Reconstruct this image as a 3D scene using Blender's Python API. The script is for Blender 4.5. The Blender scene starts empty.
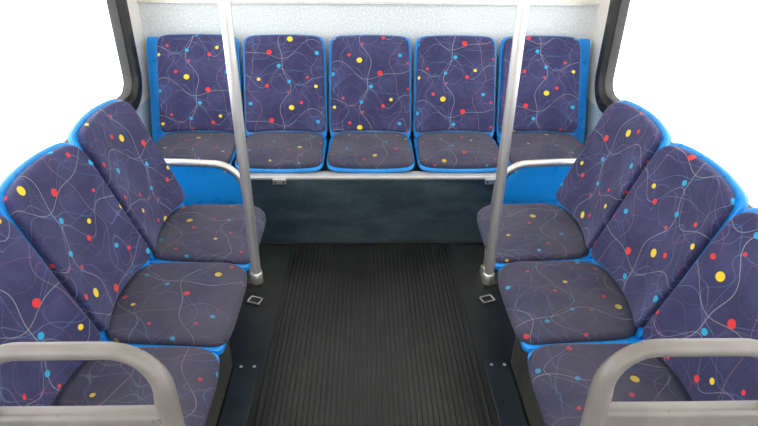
import bpy, math, random
from mathutils import Vector, Matrix
from math import sin, cos, pi, radians

C = bpy.context.scene.collection
random.seed(4)

# ------------------------------------------------------------------ materials
class NT:
    def __init__(s, name):
        s.m = bpy.data.materials.new(name); s.m.use_nodes = True
        s.t = s.m.node_tree; s.t.nodes.clear()
        s.out = s.t.nodes.new('ShaderNodeOutputMaterial')
        s.b = s.t.nodes.new('ShaderNodeBsdfPrincipled')
        s.t.links.new(s.b.outputs[0], s.out.inputs[0])
    def n(s, typ, **kw):
        nd = s.t.nodes.new(typ)
        for k, v in kw.items(): setattr(nd, k, v)
        return nd
    def set(s, sock, v):
        if isinstance(v, bpy.types.NodeSocket): s.t.links.new(v, sock)
        else: sock.default_value = v
    def math(s, op, a, b=0.0, c=None, clamp=False):
        nd = s.n('ShaderNodeMath', operation=op); nd.use_clamp = clamp
        s.set(nd.inputs[0], a); s.set(nd.inputs[1], b)
        if c is not None: s.set(nd.inputs[2], c)
        return nd.outputs[0]
    def ss(s, v, a, b, lo=0.0, hi=1.0):
        nd = s.n('ShaderNodeMapRange', interpolation_type='SMOOTHSTEP')
        s.set(nd.inputs['Value'], v); nd.inputs['From Min'].default_value = a; nd.inputs['From Max'].default_value = b
        nd.inputs['To Min'].default_value = lo; nd.inputs['To Max'].default_value = hi
        return nd.outputs[0]
    def mix(s, f, a, b):
        nd = s.n('ShaderNodeMix', data_type='RGBA')
        s.set(nd.inputs[0], f)
        s.set(nd.inputs[6], a if isinstance(a, bpy.types.NodeSocket) else (*a, 1))
        s.set(nd.inputs[7], b if isinstance(b, bpy.types.NodeSocket) else (*b, 1))
        return nd.outputs[2]
    def noise(s, scale, detail=2.0, vec=None, rough=.5, dist=0.0):
        nd = s.n('ShaderNodeTexNoise'); nd.inputs['Scale'].default_value = scale
        nd.inputs['Detail'].default_value = detail; nd.inputs['Roughness'].default_value = rough
        nd.inputs['Distortion'].default_value = dist
        if vec is None:
            tc = s.n('ShaderNodeTexCoord'); vec = tc.outputs['Object']
        s.t.links.new(vec, nd.inputs['Vector'])
        return nd.outputs['Fac']
    def bump(s, h, strength, dist=.01):
        nd = s.n('ShaderNodeBump'); nd.inputs['Strength'].default_value = strength
        nd.inputs['Distance'].default_value = dist
        s.t.links.new(h, nd.inputs['Height']); s.t.links.new(nd.outputs[0], s.b.inputs['Normal'])
    def fin(s, col=None, rough=None, metal=None, spec=None):
        if col is not None: s.set(s.b.inputs['Base Color'], col if isinstance(col, bpy.types.NodeSocket) else (*col, 1))
        if rough is not None: s.set(s.b.inputs['Roughness'], rough)
        if metal is not None: s.b.inputs['Metallic'].default_value = metal
        if spec is not None: s.b.inputs['Specular IOR Level'].default_value = spec
        return s.m

DX = 1/531
DOTS = [(0,0,'Y',.0145),(57,35,'R',.0135),(-28,-15,'R',.009),(112,-15,'C',.0095),(32,72,'C',.0105),
        (5,115,'C',.0095),(-70,125,'Y',.009),(88,107,'Y',.009),(66,126,'R',.010),(-46,102,'R',.007),
        (9,143,'R',.006),(-74,35,'C',.011),(134,5,'R',.008),(136,74,'R',.007)]
DC = {'Y':(.85,.60,.02),'R':(.70,.035,.03),'C':(.02,.36,.62)}

def fabric(name, fade, base_a, base_b):
    s = NT(name)
    uv = s.n('ShaderNodeUVMap').outputs[0]
    oi = s.n('ShaderNodeObjectInfo')
    sc = s.n('ShaderNodeSeparateColor'); s.t.links.new(oi.outputs['Color'], sc.inputs[0])
    su = s.n('ShaderNodeSeparateXYZ'); s.t.links.new(uv, su.inputs[0])
    mir = s.math('MULTIPLY_ADD', sc.outputs[2], -2.0, 1.0)          # 1 or -1
    u = s.math('MULTIPLY', s.math('ADD', s.math('SUBTRACT', su.outputs[0], sc.outputs[0]), .5), mir)
    v = s.math('SUBTRACT', s.math('SUBTRACT', sc.outputs[1], su.outputs[1]), .5)            # downwards as the cloth is drawn
    x0, px = -92*DX, 242*DX
    y0, py = -30*DX, 187*DX
    uw = s.math('ADD', s.math('FLOORED_MODULO', s.math('SUBTRACT', u, x0), px), x0)
    vw = s.math('ADD', s.math('FLOORED_MODULO', s.math('SUBTRACT', v, y0), py), y0)
    cu = s.n('ShaderNodeCombineXYZ'); s.set(cu.inputs[0], u); s.set(cu.inputs[1], v)
    P = cu.outputs[0]
    weave = s.noise(420, 2, P)
    blot = s.noise(7, 3, P)
    col = s.mix(s.ss(blot, .35, .7), base_a, base_b)
    # drifting contour lines
    for sc_, off, w, c, k in ((8, 3.1, .005, (.26,.07,.16), .38), (7, 17.7, .005, (.17,.22,.42), .38),
                              (9, 41.3, .005, (.26,.26,.36), .30), (5, 63.9, .004, (.05,.25,.52), .3)):
        mp = s.n('ShaderNodeMapping'); mp.inputs['Location'].default_value = (off, off*.7, off)
        s.t.links.new(P, mp.inputs[0])
        f = s.noise(sc_, 0.0, mp.outputs[0], dist=.25)
        m = s.ss(s.math('ABSOLUTE', s.math('SUBTRACT', f, .5)), w*.4, w, 1.0, 0.0)
        col = s.mix(s.math('MULTIPLY', m, k*(1-fade*.6)), col, c)
    # long looping threads: x = c + a sin + b sin, both ways
    def thread(p, q, c0, a1, k1, f1, a2, k2, f2, wid, color, st):
        nonlocal col
        e = s.math('ADD', s.math('MULTIPLY', s.math('SINE', s.math('MULTIPLY_ADD', q, k1, f1)), a1),
                   s.math('MULTIPLY', s.math('SINE', s.math('MULTIPLY_ADD', q, k2, f2)), a2))
        d = s.math('ABSOLUTE', s.math('SUBTRACT', s.math('SUBTRACT', p, c0), e))
        m = s.ss(d, wid*.5, wid, 1.0, 0.0)
        col = s.mix(s.math('MULTIPLY', m, st*.85*(1-fade*.55)), col, color)
    K = 2*pi/py; H = 2*pi/px
    thread(uw, v, .035, .024, K, .6, .012, 2*K, 1.9, 0.0014, (.56,.50,.50), 0.64)
    thread(uw, v, -.10, .030, K, 2.9, .014, 3*K, .4, 0.0012, (.30,.33,.50), 0.48)
    thread(uw, v, .19, .026, K, 4.2, .012, 2*K, 5.0, 0.0012, (.50,.28,.22), 0.48)
    thread(vw, u, .055, .040, H, .3, .018, 2*H, 1.2, 0.0014, (.52,.44,.40), 0.56)
    thread(vw, u, .20, .036, 2*H, 3.4, .016, 3*H, 2.2, 0.0016, (.42,.42,.50), 0.52)
    thread(vw, u, .13, .050, H, 5.1, .012, 3*H, .2, 0.0014, (.12,.34,.58), 0.40)
    for i, (dx, dy, c, r) in enumerate(DOTS):
        a = s.math('SUBTRACT', uw, dx*DX); b = s.math('SUBTRACT', vw, dy*DX)
        d2 = s.math('ADD', s.math('MULTIPLY', a, a), s.math('MULTIPLY', s.math('MULTIPLY', b, b), 1.2))
        m = s.ss(d2, r*r*.85*(1-fade)**.8, r*r*1.1*(1-fade)**.8, 1.0, 0.0)
        col = s.mix(s.math('MULTIPLY', m, (1-fade*.5)), col, DC[c])
    if fade > 0:
        wn = s.ss(s.noise(5.5, 2, P), .30, .62)
        col = s.mix(s.math('MULTIPLY', wn, .5), col, (.052,.045,.058))
    col = s.mix(s.ss(weave, .35, .75, 0, .17), col, (.20,.20,.27))
    s.bump(weave, .25, .002)
    s.b.inputs['Sheen Weight'].default_value = .12
    s.b.inputs['Sheen Roughness'].default_value = .5
    return s.fin(col, .92, 0, .2)

FAB = fabric('purple_moquette', 0.0, (.025,.025,.088), (.047,.048,.132))
FABW = fabric('worn_purple_moquette', .45, (.027,.027,.060), (.048,.046,.088))

def plastic(name, a, b, rough, scale=6, spec=.5, bump=.0):
    s = NT(name)
    f = s.noise(scale, 4)
    col = s.mix(s.ss(f, .3, .7), a, b)
    if bump: s.bump(s.noise(300, 2), bump, .002)
    return s.fin(col, s.ss(s.noise(scale*3, 3), .2, .8, rough*.8, rough*1.2), 0, spec)
BLUE = plastic('blue_plastic', (.006,.235,.68), (.010,.28,.76), .30)
DGREY = plastic('grey_rubber_bead', (.028,.028,.028), (.045,.045,.045), .6)
FLOORB = plastic('black_vinyl', (.008,.009,.009), (.014,.016,.016), .45)
GREYP = plastic('grey_handle_plastic', (.17,.155,.14), (.22,.20,.18), .33, 9, .5, .15)
CREAM = plastic('cream_panel', (.80,.76,.69), (.85,.82,.76), .5)
BLACKR = plastic('black_rubber', (.008,.008,.008), (.015,.015,.015), .5)
DARKM = plastic('dark_painted_metal', (.020,.020,.019), (.035,.034,.030), .5)
OLIVE = plastic('dark_housing', (.040,.040,.034), (.060,.060,.050), .5)
def steel():
    s = NT('brushed_steel')
    tc = s.n('ShaderNodeTexCoord'); mp = s.n('ShaderNodeMapping')
    s.t.links.new(tc.outputs['Object'], mp.inputs[0]); mp.inputs['Scale'].default_value = (1,1,.03)
    f = s.noise(180, 2, mp.outputs[0])
    return s.fin(s.mix(f, (.60,.58,.55), (.78,.76,.73)), s.ss(f, .2, .8, .30, .45), .85)
STEEL = steel()
def dsteel():
    s = NT('dull_grey_metal')
    f = s.noise(30, 3)
    return s.fin(s.mix(f, (.16,.16,.155), (.26,.255,.25)), .4, .8)
DSTEEL = dsteel()
def alu():
    s = NT('pale_aluminium')
    f = s.noise(25, 3)
    return s.fin(s.mix(f, (.62,.61,.58), (.78,.77,.74)), .45, .6)
ALU = alu()
def speckle(name, dark, mid, lite):
    s = NT(name)
    f = s.noise(260, 2); g = s.noise(110, 2); h = s.noise(3, 3)
    col = s.mix(s.ss(f, .42, .6), dark, mid)
    col = s.mix(s.ss(g, .48, .62), col, lite)
    col = s.mix(s.ss(h, .4, .75, 0, .35), col, lite)
    return s.fin(col, .6)
SPECK = speckle('speckled_laminate_shaded', (.30,.41,.50), (.42,.53,.60), (.55,.64,.69))  # wall laminate with the dimmer light on the side walls mixed into its colour
SPECKR = speckle('speckled_laminate_lit', (.58,.62,.61), (.66,.69,.68), (.76,.78,.76))  # same laminate, paler: the brighter light on the rear wall is in its colour
def teal(name='dark_teal_vinyl', k=1.0):
    s = NT(name)
    tc = s.n('ShaderNodeTexCoord'); mp = s.n('ShaderNodeMapping')
    s.t.links.new(tc.outputs['Object'], mp.inputs[0]); mp.inputs['Scale'].default_value = (1,1,3)
    f = s.noise(5, 5, mp.outputs[0], .6)
    col = s.mix(s.ss(f, .35, .75), tuple(k*q for q in (.009,.017,.023)), tuple(k*q for q in (.022,.036,.044)))
    sp = s.noise(40, 4, mp.outputs[0], .7)
    col = s.mix(s.ss(sp, .62, .74, 0, .4), col, (.20,.25,.27))
    return s.fin(col, s.ss(f, .3, .7, .30, .5), 0, .5)
TEAL = teal(); KICK = teal('scuffed_teal_panel', 2.2)
def mat():
    s = NT('black_ribbed_rubber')
    f = s.noise(4, 5); g = s.noise(60, 3)
    col = s.mix(s.ss(f, .35, .7), (.006,.0065,.0065), (.014,.015,.0145))
    col = s.mix(s.ss(g, .66, .78, 0, .3), col, (.06,.06,.055))
    return s.fin(col, .42, 0, .5)
MAT = mat()
def lamp():
    s = NT('lit_diffuser')
    s.b.inputs['Emission Color'].default_value = (1,.97,.93,1); s.b.inputs['Emission Strength'].default_value = LAMP
    return s.fin((.9,.9,.9), .5)
LAMP = 6.0
LIT = lamp()
def glass():
    m = bpy.data.materials.new('clear_glass'); m.use_nodes = True; t = m.node_tree; t.nodes.clear()
    o = t.nodes.new('ShaderNodeOutputMaterial'); mx = t.nodes.new('ShaderNodeMixShader')
    tr = t.nodes.new('ShaderNodeBsdfTransparent'); gl = t.nodes.new('ShaderNodeBsdfGlossy'); gl.inputs['Roughness'].default_value = .02
    mx.inputs[0].default_value = .04; t.links.new(tr.outputs[0], mx.inputs[1]); t.links.new(gl.outputs[0], mx.inputs[2])
    t.links.new(mx.outputs[0], o.inputs[0]); return m
GLASS = glass()

# ------------------------------------------------------------------ mesh helpers
class MB:
    def __init__(s): s.v = []; s.f = []; s.uv = []; s.mi = []; s.cur = 0
    def add(s, vs, fs, uvs=None):
        o = len(s.v); s.v += [tuple(p) for p in vs]; s.uv += (uvs or [(p[0], p[1]) for p in vs])
        s.f += [tuple(i+o for i in f) for f in fs]; s.mi += [s.cur]*len(fs)
    def box(s, a, b, M=None):
        (x0,y0,z0),(x1,y1,z1) = a, b
        vs = [Vector(p) for p in ((x0,y0,z0),(x1,y0,z0),(x1,y1,z0),(x0,y1,z0),(x0,y0,z1),(x1,y0,z1),(x1,y1,z1),(x0,y1,z1))]
        if M: vs = [M @ p for p in vs]
        s.add(vs, [(0,3,2,1),(4,5,6,7),(0,1,5,4),(1,2,6,5),(2,3,7,6),(3,0,4,7)])
    def tube(s, pts, r, n=16, cap=True, sq=1.0, closed=False):
        pts = [Vector(p) for p in pts]; N = len(pts)
        rs = r if isinstance(r, (list, tuple)) else [r]*N
        up = None; rings = []
        for i, p in enumerate(pts):
            if closed: d = pts[(i+1)%N]-pts[i-1]
            else: d = (pts[min(i+1,N-1)]-pts[max(i-1,0)])
            d.normalize()
            if up is None: up = Vector((0,1,0)) if abs(d.y) < .9 else Vector((1,0,0))
            a = (up - d*up.dot(d)).normalized(); up = a; b = d.cross(a)
            rings.append([p + a*cos(2*pi*k/n)*rs[i]*sq + b*sin(2*pi*k/n)*rs[i] for k in range(n)])
        vs = [q for R in rings for q in R]; fs = []
        for i in range(N if closed else N-1):
            j = (i+1) % N
            for k in range(n): fs.append((i*n+k, i*n+(k+1)%n, j*n+(k+1)%n, j*n+k))
        if cap and not closed:
            fs.append(tuple(reversed(range(n)))); fs.append(tuple((N-1)*n+k for k in range(n)))
        s.add(vs, fs)
    def slab(s, outline, fmap, n0, n1, crown=.0, edge=.012, rings=(1,.975,.93,.85,.7,.5,.3,.12)):
        """closed pad: outline (2D) about its centre, mapped by fmap(a,b,n); rounded rim at n1, flat at n0"""
        N = len(outline); cx = sum(p[0] for p in outline)/N; cy = sum(p[1] for p in outline)/N
        size = max(max(abs(p[0]-cx) for p in outline), max(abs(p[1]-cy) for p in outline))
        vs = []; uvs = []; fs = []
        def ring(sc, n, pinch=0):
            for (x, y) in outline:
                dx, dy = x-cx, y-cy; L = math.hypot(dx, dy); k = sc*(L-pinch)/L
                a, b = cx+dx*k, cy+dy*k
                ku = sc*(L-pinch+max(0, n1-n if sc == 1 else 0))/L
                vs.append(fmap(a, b, n)); uvs.append((cx+dx*ku, cy+dy*ku))
        prof = [(1, n0, edge*.4)]
        for q in range(0, 5):
            t = q/4*pi/2
            prof.append((1, n1-edge+edge*sin(t), edge*(1-cos(t))))
        for r in rings[1:]:
            prof.append((r, n1 + crown*(1-r**3), edge*1.0 if r > .9 else edge*r))
        for (sc, n, pin) in prof: ring(sc, n, pin)
        for i in range(len(prof)-1):
            for k in range(N): fs.append((i*N+k, i*N+(k+1)%N, (i+1)*N+(k+1)%N, (i+1)*N+k))
        c = len(vs); vs.append(fmap(cx, cy, n1+crown)); uvs.append((cx, cy))
        L = len(prof)-1
        for k in range(N): fs.append((L*N+k, L*N+(k+1)%N, c))
        # back side with rings too
        b0 = len(vs); rr = (.8,.5,.2)
        for r in rr: ring(r, n0)
        prev = 0
        for i in range(len(rr)):
            for k in range(N): fs.append((prev+(k+1)%N, prev+k, b0+i*N+k, b0+i*N+(k+1)%N))
            prev = b0+i*N
        c = len(vs); vs.append(fmap(cx, cy, n0)); uvs.append((cx, cy))
        for k in range(N): fs.append((prev+(k+1)%N, prev+k, c))
        s.add(vs, fs, uvs)
    def build(s, name, mats, parent=None, smooth=True, bevel=0, loc=None, angle=40):
        me = bpy.data.meshes.new(name); me.from_pydata(s.v, [], s.f); me.update()
        ul = me.uv_layers.new(name='UVMap')
        for p in me.polygons:
            for li, vi in zip(p.loop_indices, p.vertices): ul.data[li].uv = s.uv[vi]
        if not isinstance(mats, (list, tuple)): mats = [mats]
        for m in mats: me.materials.append(m)
        for p, mi in zip(me.polygons, s.mi): p.material_index = mi; p.use_smooth = smooth
        import bmesh
        bm = bmesh.new(); bm.from_mesh(me); bmesh.ops.recalc_face_normals(bm, faces=bm.faces[:])
        if smooth:
            for e in bm.edges:
                if len(e.link_faces) == 2 and e.calc_face_angle(0) > radians(angle): e.smooth = False
        bm.to_mesh(me); bm.free()
        o = bpy.data.objects.new(name, me); C.objects.link(o)
        if bevel:
            md = o.modifiers.new('Bevel', 'BEVEL'); md.width = bevel; md.segments = 3; md.limit_method = 'ANGLE'
        if parent: o.parent = parent
        if loc: o.location = loc
        return o
def tag(o, label, cat, group=None):
    o['label'] = label; o['category'] = cat
    if group: o['group'] = group
    return o
def struct(o): o['kind'] = 'structure'; return o
def empty(name, loc, rz=0):
    o = bpy.data.objects.new(name, None); C.objects.link(o); o.location = loc; o.rotation_euler = (0,0,rz)
    o.empty_display_size = .1; return o
def copy_tree(o, parent=None):
    c = o.copy(); C.objects.link(c); c.parent = parent
    for ch in [q for q in o.children]: copy_tree(ch, c)
    return c
def outline(wb, wt, h0, h1, nb, nt, N=96, arch=0.0):
    """closed superellipse-like outline; half width wb at h0, wt at h1; corner exponents nb, nt"""
    pts = []; hc = (h0+h1)/2; hh = (h1-h0)/2
    for k in range(N):
        t = k/N*8
        q = int(t) // 2; r = t - 2*q - 1
        dx, dy = [(1, r), (-r, 1), (-1, -r), (r, -1)][q]
        e = nt if dy > 0 else nb
        R = (abs(dx)**e + abs(dy)**e)**(-1/e)
        x, y = dx*R, dy*R
        w = wb + (wt-wb)*(y*.5+.5)
        pts.append((x*w, hc + y*hh + (arch*(1-x*x) if y > 0 else 0)*max(0, y)))
    return pts
def arc(c, r, a0, a1, n, plane='xz'):
    out = []
    for k in range(n+1):
        a = radians(a0+(a1-a0)*k/n)
        if plane == 'xz': out.append((c[0]+r*cos(a), c[1], c[2]+r*sin(a)))
        elif plane == 'yz': out.append((c[0], c[1]+r*cos(a), c[2]+r*sin(a)))
    return out

# ------------------------------------------------------------------ the body of the bus
W = 1.2; YF = -2.2; YR = 3.1; ZC = 2.12
SILL = .625
m = MB(); m.box((-W-.05,YF,-.06),(W+.05,YR+.05,0)); struct(m.build('floor', FLOORB, smooth=False))
m = MB(); m.box((-W-.05,YF,ZC),(W+.05,YR+.05,ZC+.05)); struct(m.build('ceiling', CREAM, smooth=False))
m = MB(); m.box((-W-.05,YF-.05,0),(W+.05,YF,.85)); m.box((-W-.05,YF-.05,1.95),(W+.05,YF,ZC)); m.box((-.04,YF-.05,.85),(.04,YF,1.95)); struct(m.build('wall_front', CREAM, smooth=False))
# rear wall: speckled lower panel and cream upper one with a seam
m = MB(); m.cur = 0; m.box((-W-.05,YR,-.0),(W+.05,YR+.05,1.07)); m.cur = 1; m.box((-W-.05,YR,1.07),(W+.05,YR+.05,ZC))
struct(m.build('wall_rear', [SPECKR, CREAM], smooth=False))
m = MB(); m.box((-W,YR-.012,1.066),(W,YR,1.078)); struct(m.build('trim_1', ALU, smooth=False, bevel=.002))
m = MB()
for k in range(5):
    m.tube([(-.9+.45*k, YR-.004, 1.10),(-.9+.45*k, YR-.001, 1.10)], .006, 10)
struct(m.build('trim_2', STEEL))
WIN = [(1.15, 2.815), (-.75, 1.0)]
Z0, Z1 = .685, 1.85
nwin = 1
for s, side in ((-1,'left'),(1,'right')):
    x0, x1 = sorted((s*W, s*(W+.05)))
    m = MB(); m.cur = 0
    m.box((x0,YF,0),(x1,YR,SILL-.03))
    m.cur = 1
    m.box((x0,YF,SILL-.03),(x1,YR,Z0-.03)); m.box((x0,YF,Z1+.03),(x1,YR,ZC))
    ys = [YF] + [q for w in reversed(WIN) for q in (w[0]-.03, w[1]+.03)] + [YR]
    for a, b in zip(ys[::2], ys[1::2]): m.box((x0,a,Z0-.03),(x1,b,Z1+.03))
    struct(m.build('wall_'+side, [SPECK, CREAM], smooth=False))
    for (ya, yb) in WIN:
        root = struct(empty('window_%d' % nwin, (s*(W+.02), (ya+yb)/2, Z0)))
        nwin += 1
        cy, L = (ya+yb)/2, (yb-ya)/2; zc, Hh = (Z1-Z0)/2, (Z1-Z0)/2
        def rr(r_out, rad, n=10):
            pts = []
            for (sy, sz, a0) in ((1,1,0),(-1,1,90),(-1,-1,180),(1,-1,270)):
                for k in range(n+1):
                    a = radians(a0+90*k/n); R = rad+r_out
                    pts.append((sy*(L-rad)+R*cos(a), zc+sz*(Hh-rad)+R*sin(a)))
            return pts
        def band(r0, r1, rad, d0, d1, name, mtl):
            A, B = rr(r0, rad), rr(r1, rad); N = len(A); vs = []
            cs = (d0+ (d1-d0)*.0, d1)
            prof = [(r0,d0),(r0,d1*.7+d0*.3),(r0+(r1-r0)*.18,d1),(r0+(r1-r0)*.82,d1),(r1,d1*.7+d0*.3),(r1,d0)]
            for (r, d) in prof:
                for p in rr(r, rad): vs.append((-s*d, p[0], p[1]))
            fs = []
            for i in range(len(prof)):
                j = (i+1) % len(prof)
                for k in range(N): fs.append((i*N+k, i*N+(k+1)%N, j*N+(k+1)%N, j*N+k))
            q = MB(); q.add(vs, fs); return q.build(name, mtl, root)
        band(.006, .084, .09, -.012, .052, 'rubber_frame', BLACKR)
        band(-.008, .010, .09, -.012, .030, 'metal_rim', DGREY)
        g = MB(); g.box((-.003,-L-.02,-.02),(.003,L+.02,Z1-Z0+.02)); g.build('pane', GLASS, root, smooth=False)

# engine cover under the rear bench
m = MB(); m.box((-W,2.46,0),(W,YR,.365)); struct(m.build('wall_kick_panel', KICK, smooth=False, bevel=.006))
m = MB(); m.box((-W+.002,2.447,0),(W-.002,2.459,.012)); struct(m.build('baseboard_rear', BLACKR, smooth=False, bevel=.003))
# wheel housings
for s in (-1, 1):
    x0, x1 = sorted((s*.527, s*W))
    m = MB(); m.box((x0,.80,0),(x1,1.60,.325)); o = struct(m.build('wall_wheel_housing', OLIVE, smooth=False, bevel=.015))

# ribbed mat
m = MB(); p = .0192; nr = 41; hw = nr*p/2; y0, y1 = -.8, 2.435
pr = [(-hw-.012,0),(-hw-.009,.004),(-hw-.002,.004)]
for i in range(nr):
    a = -hw+i*p
    pr += [(a+.0045,.0012),(a+.0058,.0085),(a+.0134,.0085),(a+.0147,.0012)]
pr += [(hw+.002,.004),(hw+.009,.004),(hw+.012,0)]
n = len(pr); vs = [(x,y0,z) for x,z in pr]+[(x,y1,z) for x,z in pr]+[(x,y0,0) for x,z in pr]+[(x,y1,0) for x,z in pr]
fs = [(i,i+1,n+i+1,n+i) for i in range(n-1)] + [(n+i,n+i+1,3*n+i+1,3*n+i) for i in range(n-1)] + [(i,i+1,2*n+i+1,2*n+i) for i in range(n-1)]
m.add(vs, fs)
tag(m.build('floor_mat', MAT, smooth=False), 'long black ribbed rubber mat down the middle of the bus floor', 'floor mat')

# floor hatches and tie-down rings
for s, lr in ((-1,'left'),(1,'right')):
    x0, x1 = sorted((s*.428, s*.522))
    r = empty('floor_hatch', (s*.475, 1.2, .0))
    m = MB(); m.box((x0-s*.475,-.6,0),(x1-s*.475,.415,.008)); m.build('panel', TEAL, r, smooth=False, bevel=.003)
    for dx in (-.022, .028):
        m = MB(); m.tube([(dx,.385,.008),(dx,.385,.011)], [.007,.005], 12); m.build('bolt', STEEL, r)
    tag(r, 'narrow dark teal floor hatch with bolts beside the mat under the %s side seats' % lr, 'hatch', 'floor hatches beside the mat')
    r = empty('tie_down_ring', (s*.512, 1.985, 0), s*radians(20))
    m = MB(); m.box((-.033,-.027,0),(.033,.027,.004)); m.build('base_plate', DARKM, r, smooth=False, bevel=.002)
    pts = []
    for (sx, sy, a0) in ((1,1,0),(-1,1,90),(-1,-1,180),(1,-1,270)):
        for k in range(5):
            a = radians(a0+90*k/4); pts.append((sx*.022+.005*cos(a), sy*.015+.005*sin(a), .0095))
    m = MB(); m.tube(pts, .0036, 8, closed=True); m.build('loop', STEEL, r)
    tag(r, 'small steel tie-down loop on the floor at the foot of the %s pole' % lr, 'tie-down ring', 'floor tie-down rings')

# ------------------------------------------------------------------ bucket seats
ZJ = .07; BK = Vector((0,.335,.942)); BN = Vector((0,-.942,.335)); BH = .49
def map_back(a, b, n):
    f = .040*(1-(a/.205)**2)*(1-.55*b/BH) - .010
    p = Vector((a, 0, ZJ)) + BK*b + BN*n + Vector((0,f,0))
    roll = max(0, (b-.42)/.08); p.y += .010*roll*roll
    return p
LS = .355
def map_seat(a, b, n):
    f = .040*(1-(a/.205)**2)*(1-b/LS)
    drop = TILT*(b/LS) + LIP*max(0, (b-.24)/(LS-.24))**2.2
    dish = .008*(1-(a/.2)**2)
    return Vector((a, f - b, ZJ - drop - dish + n))
def make_seat(bench):
    global TILT, LIP
    TILT, LIP = (.004, .014) if bench else (.012, .020)
    r = empty('bucket_seat', (0,0,0))
    m = MB()
    if bench:
        m.slab(outline(.219,.215,-.035,.502,12,13,arch=.005), map_back, -.034, -.004, edge=.008)
        m.slab(outline(.217,.219,-.030,LS+.001,9,9), map_seat, -.038, -.022, edge=.006)
        m.box((-.15,-.26,-.013),(.15,-.06,.030))
    else:
        m.slab(outline(.2115,.211,-.035,.480,9,13,arch=.014), map_back, -.024, -.002, edge=.008)
        m.slab(outline(.2115,.2115,-.030,LS-.012,9,16), map_seat, -.040, -.020, edge=.006)
        m.box((-.15,-.26,-.007),(.15,-.06,.030))
    m.build('shell', BLUE, r)
    m = MB()
    if bench: m.slab(outline(.2105,.200,.006,.496,16,13,arch=.005), map_back, -.006, .028, crown=.006, edge=.013)
    else: m.slab(outline(.204,.197,.008,.468,14,10,arch=.016), map_back, -.006, .028, crown=.006, edge=.013)
    m.build('back_cushion', FAB, r)
    m = MB()
    if bench: m.slab(outline(.197,.2155,-.004,LS-.002,7,8), map_seat, -.028, .004, crown=.010, edge=.014)
    else: m.slab(outline(.196,.2085,-.004,LS,6,6), map_seat, -.032, .004, crown=.010, edge=.018)
    m.build('seat_cushion', FABW, r)
    return r
def paint(o, bx, by, bm_, sx, sy, sm):
    for ch in o.children:
        if ch.name.startswith('back_cushion'): ch.color = (bx+.5,by+.5,bm_,1)
        if ch.name.startswith('seat_cushion'): ch.color = (sx+.5,sy+.5,sm,1)
proto = make_seat(True); side_proto = make_seat(False)
bench = [(-.896, 'blue bucket seat at the left end of the rear row beside the left wall', (-.06,.287,0), (.0,.10,0)),
         (-.448, 'blue bucket seat second from the left in the rear row, partly behind the left pole', (.032,.128,1), (.09,.21,0)),
         (0, 'blue bucket seat in the middle of the five-seat rear row', (-.057,.375,0), (.02,.29,0)),
         (.448, 'blue bucket seat second from the right in the rear row with a steel bracket below', (-.064,.175,0), (-.09,.33,0)),
         (.896, 'blue bucket seat at the right end of the rear row beside the right wall', (.038,.207,1), (.05,.05,0))]
for i, (x, lab, b, c) in enumerate(bench):
    o = proto if i == 0 else copy_tree(proto)
    o.location = (x, 2.85, .378); paint(o, *b, *c)
    tag(o, lab, 'seat', 'bucket seats in the rear row')
side = [('rearmost, next to the armrest', 1.879), ('middle of three, beside the pole foot', 1.455), ('nearest, behind the grey handle', 1.031)]
SP = {(-1,0):((.022,.367,0),(.05,.10,0)), (-1,1):((-.129,.459,0),(.12,.27,1)), (-1,2):((-.004,.294,0),(-.12,.33,1)),
      (1,0):((.016,.405,1),(-.08,.16,1)), (1,1):((.054,.191,1),(.07,.05,0)), (1,2):((-.109,.299,0),(-.05,.12,1))}
for s, lr in ((-1,'left'),(1,'right')):
    for k, (w, y) in enumerate(side):
        o = side_proto if (s, k) == (-1, 0) else copy_tree(side_proto); o.location = (s*.787, y, .375); o.rotation_euler = (0,0,-s*pi/2)
        paint(o, *SP[(s,k)][0], *SP[(s,k)][1])
        tag(o, 'blue bucket seat along the %s wall, %s' % (lr, w), 'seat', 'bucket seats along the %s wall' % lr)

# blue filler panels at the ends of the rear row
for s, lr in ((-1,'left'),(1,'right')):
    r = empty('end_panel', (s*1.138, 2.85, .365))
    m = MB()
    def fm(a, b, n): return Vector((a,-.01,.087)) + BK*b + BN*n
    m.slab(outline(.033,.033,-.075,.498,14,14), fm, -.062, -.042, edge=.006)
    o = m.build('panel', BLUE, r)
    tag(r, 'narrow upright blue end panel between the rear row and the %s wall' % lr, 'panel', 'rear row end panels')

# rail under the rear row
r = empty('seat_rail', (0, 2.475, .365))
m = MB(); m.box((-1.17,-.02,.0),(1.17,.05,.0155)); m.build('rail', ALU, r, smooth=False, bevel=.004)
for x in (-.44,.585):
    m = MB(); m.box((x-.032,-.028,-.022),(x+.032,-.0155,.006))
    o = m.build('bracket', STEEL, r, smooth=False, bevel=.003)
    for dx in (-.02,.02):
        q = MB(); q.tube([(x+dx,-.0275,-.008),(x+dx,-.032,-.008)], .005, 10); q.build('bolt', DARKM, o)
tag(r, 'long pale aluminium rail under the front edge of the rear row of seats', 'rail')

# support frames under the side seats
for s, lr in ((-1,'left'),(1,'right')):
    r = empty('support_rack', (s*.7, 1.455, .33))
    for x in (.56, .80):
        m = MB(); m.box((s*x-s*.7-.02,-.62,0),(s*x-s*.7+.02,.62,.038)); m.build('beam', DARKM, r, smooth=False, bevel=.004)
    for y in (-.5, 0, .5):
        a, b = sorted((s*(.80-.7), s*(W-.7)))
        m = MB(); m.box((a,y-.02,.002),(b,y+.02,.036)); m.build('cross_bar', DARKM, r, smooth=False, bevel=.004)
    tag(r, 'dark metal frame carrying the three seats along the %s wall' % lr, 'seat frame', 'side seat frames')

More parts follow.
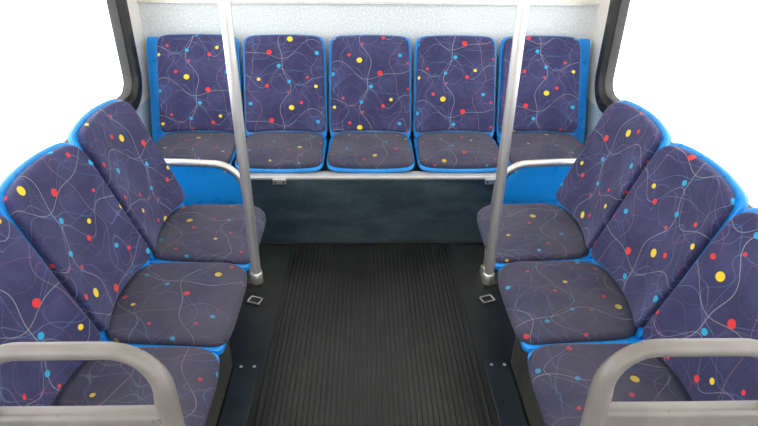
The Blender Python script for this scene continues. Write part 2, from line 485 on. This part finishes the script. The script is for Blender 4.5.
# poles
for s, lr in ((-1,'left'),(1,'right')):
    bx = .407; ZP = .372
    r = empty('grab_pole', (s*bx, 1.628 if s < 0 else 1.618, ZP))
    m = MB(); m.tube([(0,0,.0),(0,0,ZC-ZP)], .0165, 24); m.build('tube', STEEL, r)
    m = MB(); m.tube([(0,0,-.003),(0,0,0),(0,0,.038),(0,0,.041)], [.018,.0205,.0205,.018], 24); m.build('foot_sleeve', STEEL, r)
    m = MB(); m.tube([(0,0,ZC-ZP-.02),(0,0,ZC-ZP)], [.03,.035], 24); m.build('ceiling_flange', STEEL, r)
    a, b = sorted((-s*.016, s*(.561-bx-.02)))
    m = MB(); m.box((a,-.012,-.022),(b,.012,-.001)); m.build('bracket', DARKM, r, smooth=False, bevel=.002)
    tag(r, 'upright steel grab pole at the edge of the %s side seats' % lr, 'pole', 'upright grab poles')

# armrest hoops with blue panels between the side seats and the rear row
for s, lr in ((-1,'left'),(1,'right')):
    y = 2.20
    r = empty('armrest', (s*.75, y, .30))
    def L(x, z): return (s*(x-.75), 0, z-.30)
    pts = [L(1.195,.575), L(1.0,.575), L(.80,.572), L(.70,.567)]
    R = .125; cx, cz = .675, .566-R
    for k in range(1, 13):
        a = radians(90*k/12); pts.append(L(cx-R*sin(a), cz+R*cos(a)))
    pts += [L(cx-R-.003,.36), L(cx-R-.004,.30), L(cx-R-.004,.03)]
    m = MB(); m.tube(pts, .0160, 18); m.build('tube', STEEL, r)
    m = MB(); m.tube([L(cx-R-.004,.0), L(cx-R-.004,.03)], [.03,.026], 20); m.build('floor_flange', STEEL, r)
    top = [(p[0], p[2]) for p in pts[1:-1]]
    # panel filling the hoop
    poly = [(p[0] + (s*.012 if i > 4 else 0), p[1]-.013) for i, p in enumerate(top)]
    lo = -.20+.0
    xs_end = poly[-1][0]
    vs = []; n = len(poly)
    for yy in (-.006,.006):
        vs += [(x,yy,z) for x,z in poly] + [(x,yy,min(z-.001, -.12)) for x,z in poly]
    fs = []
    for i in range(n-1):
        fs += [(i,i+1,n+i+1,n+i), (2*n+i,3*n+i,3*n+i+1,2*n+i+1), (i,2*n+i,2*n+i+1,i+1), (n+i,n+i+1,3*n+i+1,3*n+i)]
    fs += [(0,n,3*n,2*n),(n-1,3*n-1,4*n-1,2*n-1)]
    m = MB(); m.add(vs, fs); pn = m.build('side_panel', BLUE, r, smooth=False)
    for xx in (.62,.95):
        q = MB(); c = L(xx,.535); q.tube([(c[0],-.006,c[2]),(c[0],-.011,c[2])], [.008,.006], 12); q.build('screw', STEEL, pn)
    tag(r, 'curved steel armrest with blue panel between the rear row and the %s side seats' % lr, 'armrest', 'armrests beside the rear row')

# ------------------------------------------------------------------ the two near seats with grab handles
def near_seat():
    r = empty('forward_seat', (0,0,0))
    zt = .775
    lean = .10   # y per z above .45
    def bk(x, z, n): return Vector((x, (z-.45)*lean + n, z))
    hp = []
    R = .085; w = .156; top = .903
    hp.append((-.162,.68)); hp.append((-.159,.74)); hp.append((-w-.000,.80))
    for k in range(0, 11):
        a = radians(180-90*k/10); hp.append((-w+R+R*cos(a), top-R+R*sin(a)))
    for k in range(0, 11):
        a = radians(90-90*k/10); hp.append((w-R+R*cos(a), top-R+R*sin(a)))
    hp += [(w,.80),(.159,.74),(.162,.68)]
    m = MB(); m.tube([bk(x,z,.0) for x,z in hp], [.0152+.005*min(1,max(0,(.895-z)/.10)) for x,z in hp], 20, sq=1.0); m.build('grab_handle', GREYP, r)
    # shell outline: narrow at the handle, wide below
    ol = []
    def half(z):
        t = min(1, max(0, (zt-.02-z)/.11)); return .150 + (.213-.150)*(t*t*(3-2*t)) - .015*max(0, (.6-z)/.2)
    zs = [zt - .36*k/40 for k in range(41)]
    right = [(half(z), z) for z in zs]; left = [(-half(z), z) for z in reversed(zs)]
    topl = [(-.150+.300*k/12, zt) for k in range(1,12)]
    botl = [(right[-1][0]*(1-2*k/12), zs[-1]) for k in range(1,12)]
    ol = right+botl+left+topl
    m = MB(); m.slab(ol, lambda a,b,n: bk(a,b,-n), -.016, .014, edge=.010)
    m.box((-.19,-.42,.37),(.19,.0,.405))
    m.build('shell', GREYP, r)
    m = MB(); m.slab(outline(.185,.172,.47,.715,9,6), lambda a,b,n: bk(a,b,-n), .010, .045, edge=.014); m.build('back_cushion', FAB, r).color = (.02,.6,0,1)
    m = MB(); m.slab(outline(.19,.20,-.40,-.02,9,6), lambda a,b,n: Vector((a,b,.40+n)), .0, .045, edge=.014); m.build('seat_cushion', FABW, r).color = (.02,.1,0,1)
    m = MB(); m.box((-.03,-.30,.02),(.03,-.10,.37)); m.box((-.12,-.36,0),(.12,-.04,.02)); m.build('pedestal', DARKM, r, smooth=False, bevel=.006)
    return r
ns = near_seat()
ns.location = (-.526,.668,.0)
for q in [ns] + list(ns.children): pass
tag(ns, 'nearest seat on the left, seen as a grey plastic grab handle in front', 'seat', 'forward-facing seats with grab handles')
n2 = copy_tree(ns); n2.location = (.544,.665,.0)
tag(n2, 'nearest seat on the right, seen as a grey plastic grab handle in front', 'seat', 'forward-facing seats with grab handles')

# ------------------------------------------------------------------ lamps of the bus ceiling
for s, lr in ((-1,'left'),(1,'right')):
    for k, y in enumerate((-1.0,.9,2.3)):
        r = empty('ceiling_light', (s*.72, y, ZC-.04))
        m = MB(); m.box((-.12,-.42,.015),(.12,.42,.04)); m.build('housing', CREAM, r, smooth=False, bevel=.004)
        m = MB(); m.box((-.10,-.40,0),(.10,.40,.0145)); m.build('diffuser', LIT, r, smooth=False, bevel=.004)
        tag(r, 'long lit ceiling light above the %s side, %s' % (lr, ('towards the front','halfway along','near the rear wall')[k]), 'ceiling light', 'ceiling lights')

# ------------------------------------------------------------------ world, camera
w = bpy.data.worlds.new('World'); bpy.context.scene.world = w; w.use_nodes = True
bg = w.node_tree.nodes['Background']; bg.inputs[0].default_value = (.97,.985,1,1); bg.inputs[1].default_value = 4.0

cam = bpy.data.cameras.new('Camera'); co = bpy.data.objects.new('Camera', cam); C.objects.link(co)
x0,H,f,pt,ya,ro = -.0226,1.5661,565.6,.5134,.0257,.0105
R = Vector((cos(ya),-sin(ya),0)); F = Vector((sin(ya)*cos(pt),cos(ya)*cos(pt),-sin(pt))); U = R.cross(F)
R2 = R*cos(ro)+U*sin(ro); U2 = -R*sin(ro)+U*cos(ro)
M = Matrix((R2, U2, -F)).transposed().to_4x4(); M.translation = (x0,0,H); co.matrix_world = M
cam.sensor_width = 36; cam.lens = f*36/758; cam.clip_start = .02
bpy.context.scene.camera = co
vs = bpy.context.scene.view_settings
vs.view_transform = 'Standard'; vs.look = 'None'; vs.gamma = 1; vs.exposure = 0; vs.use_curve_mapping = False
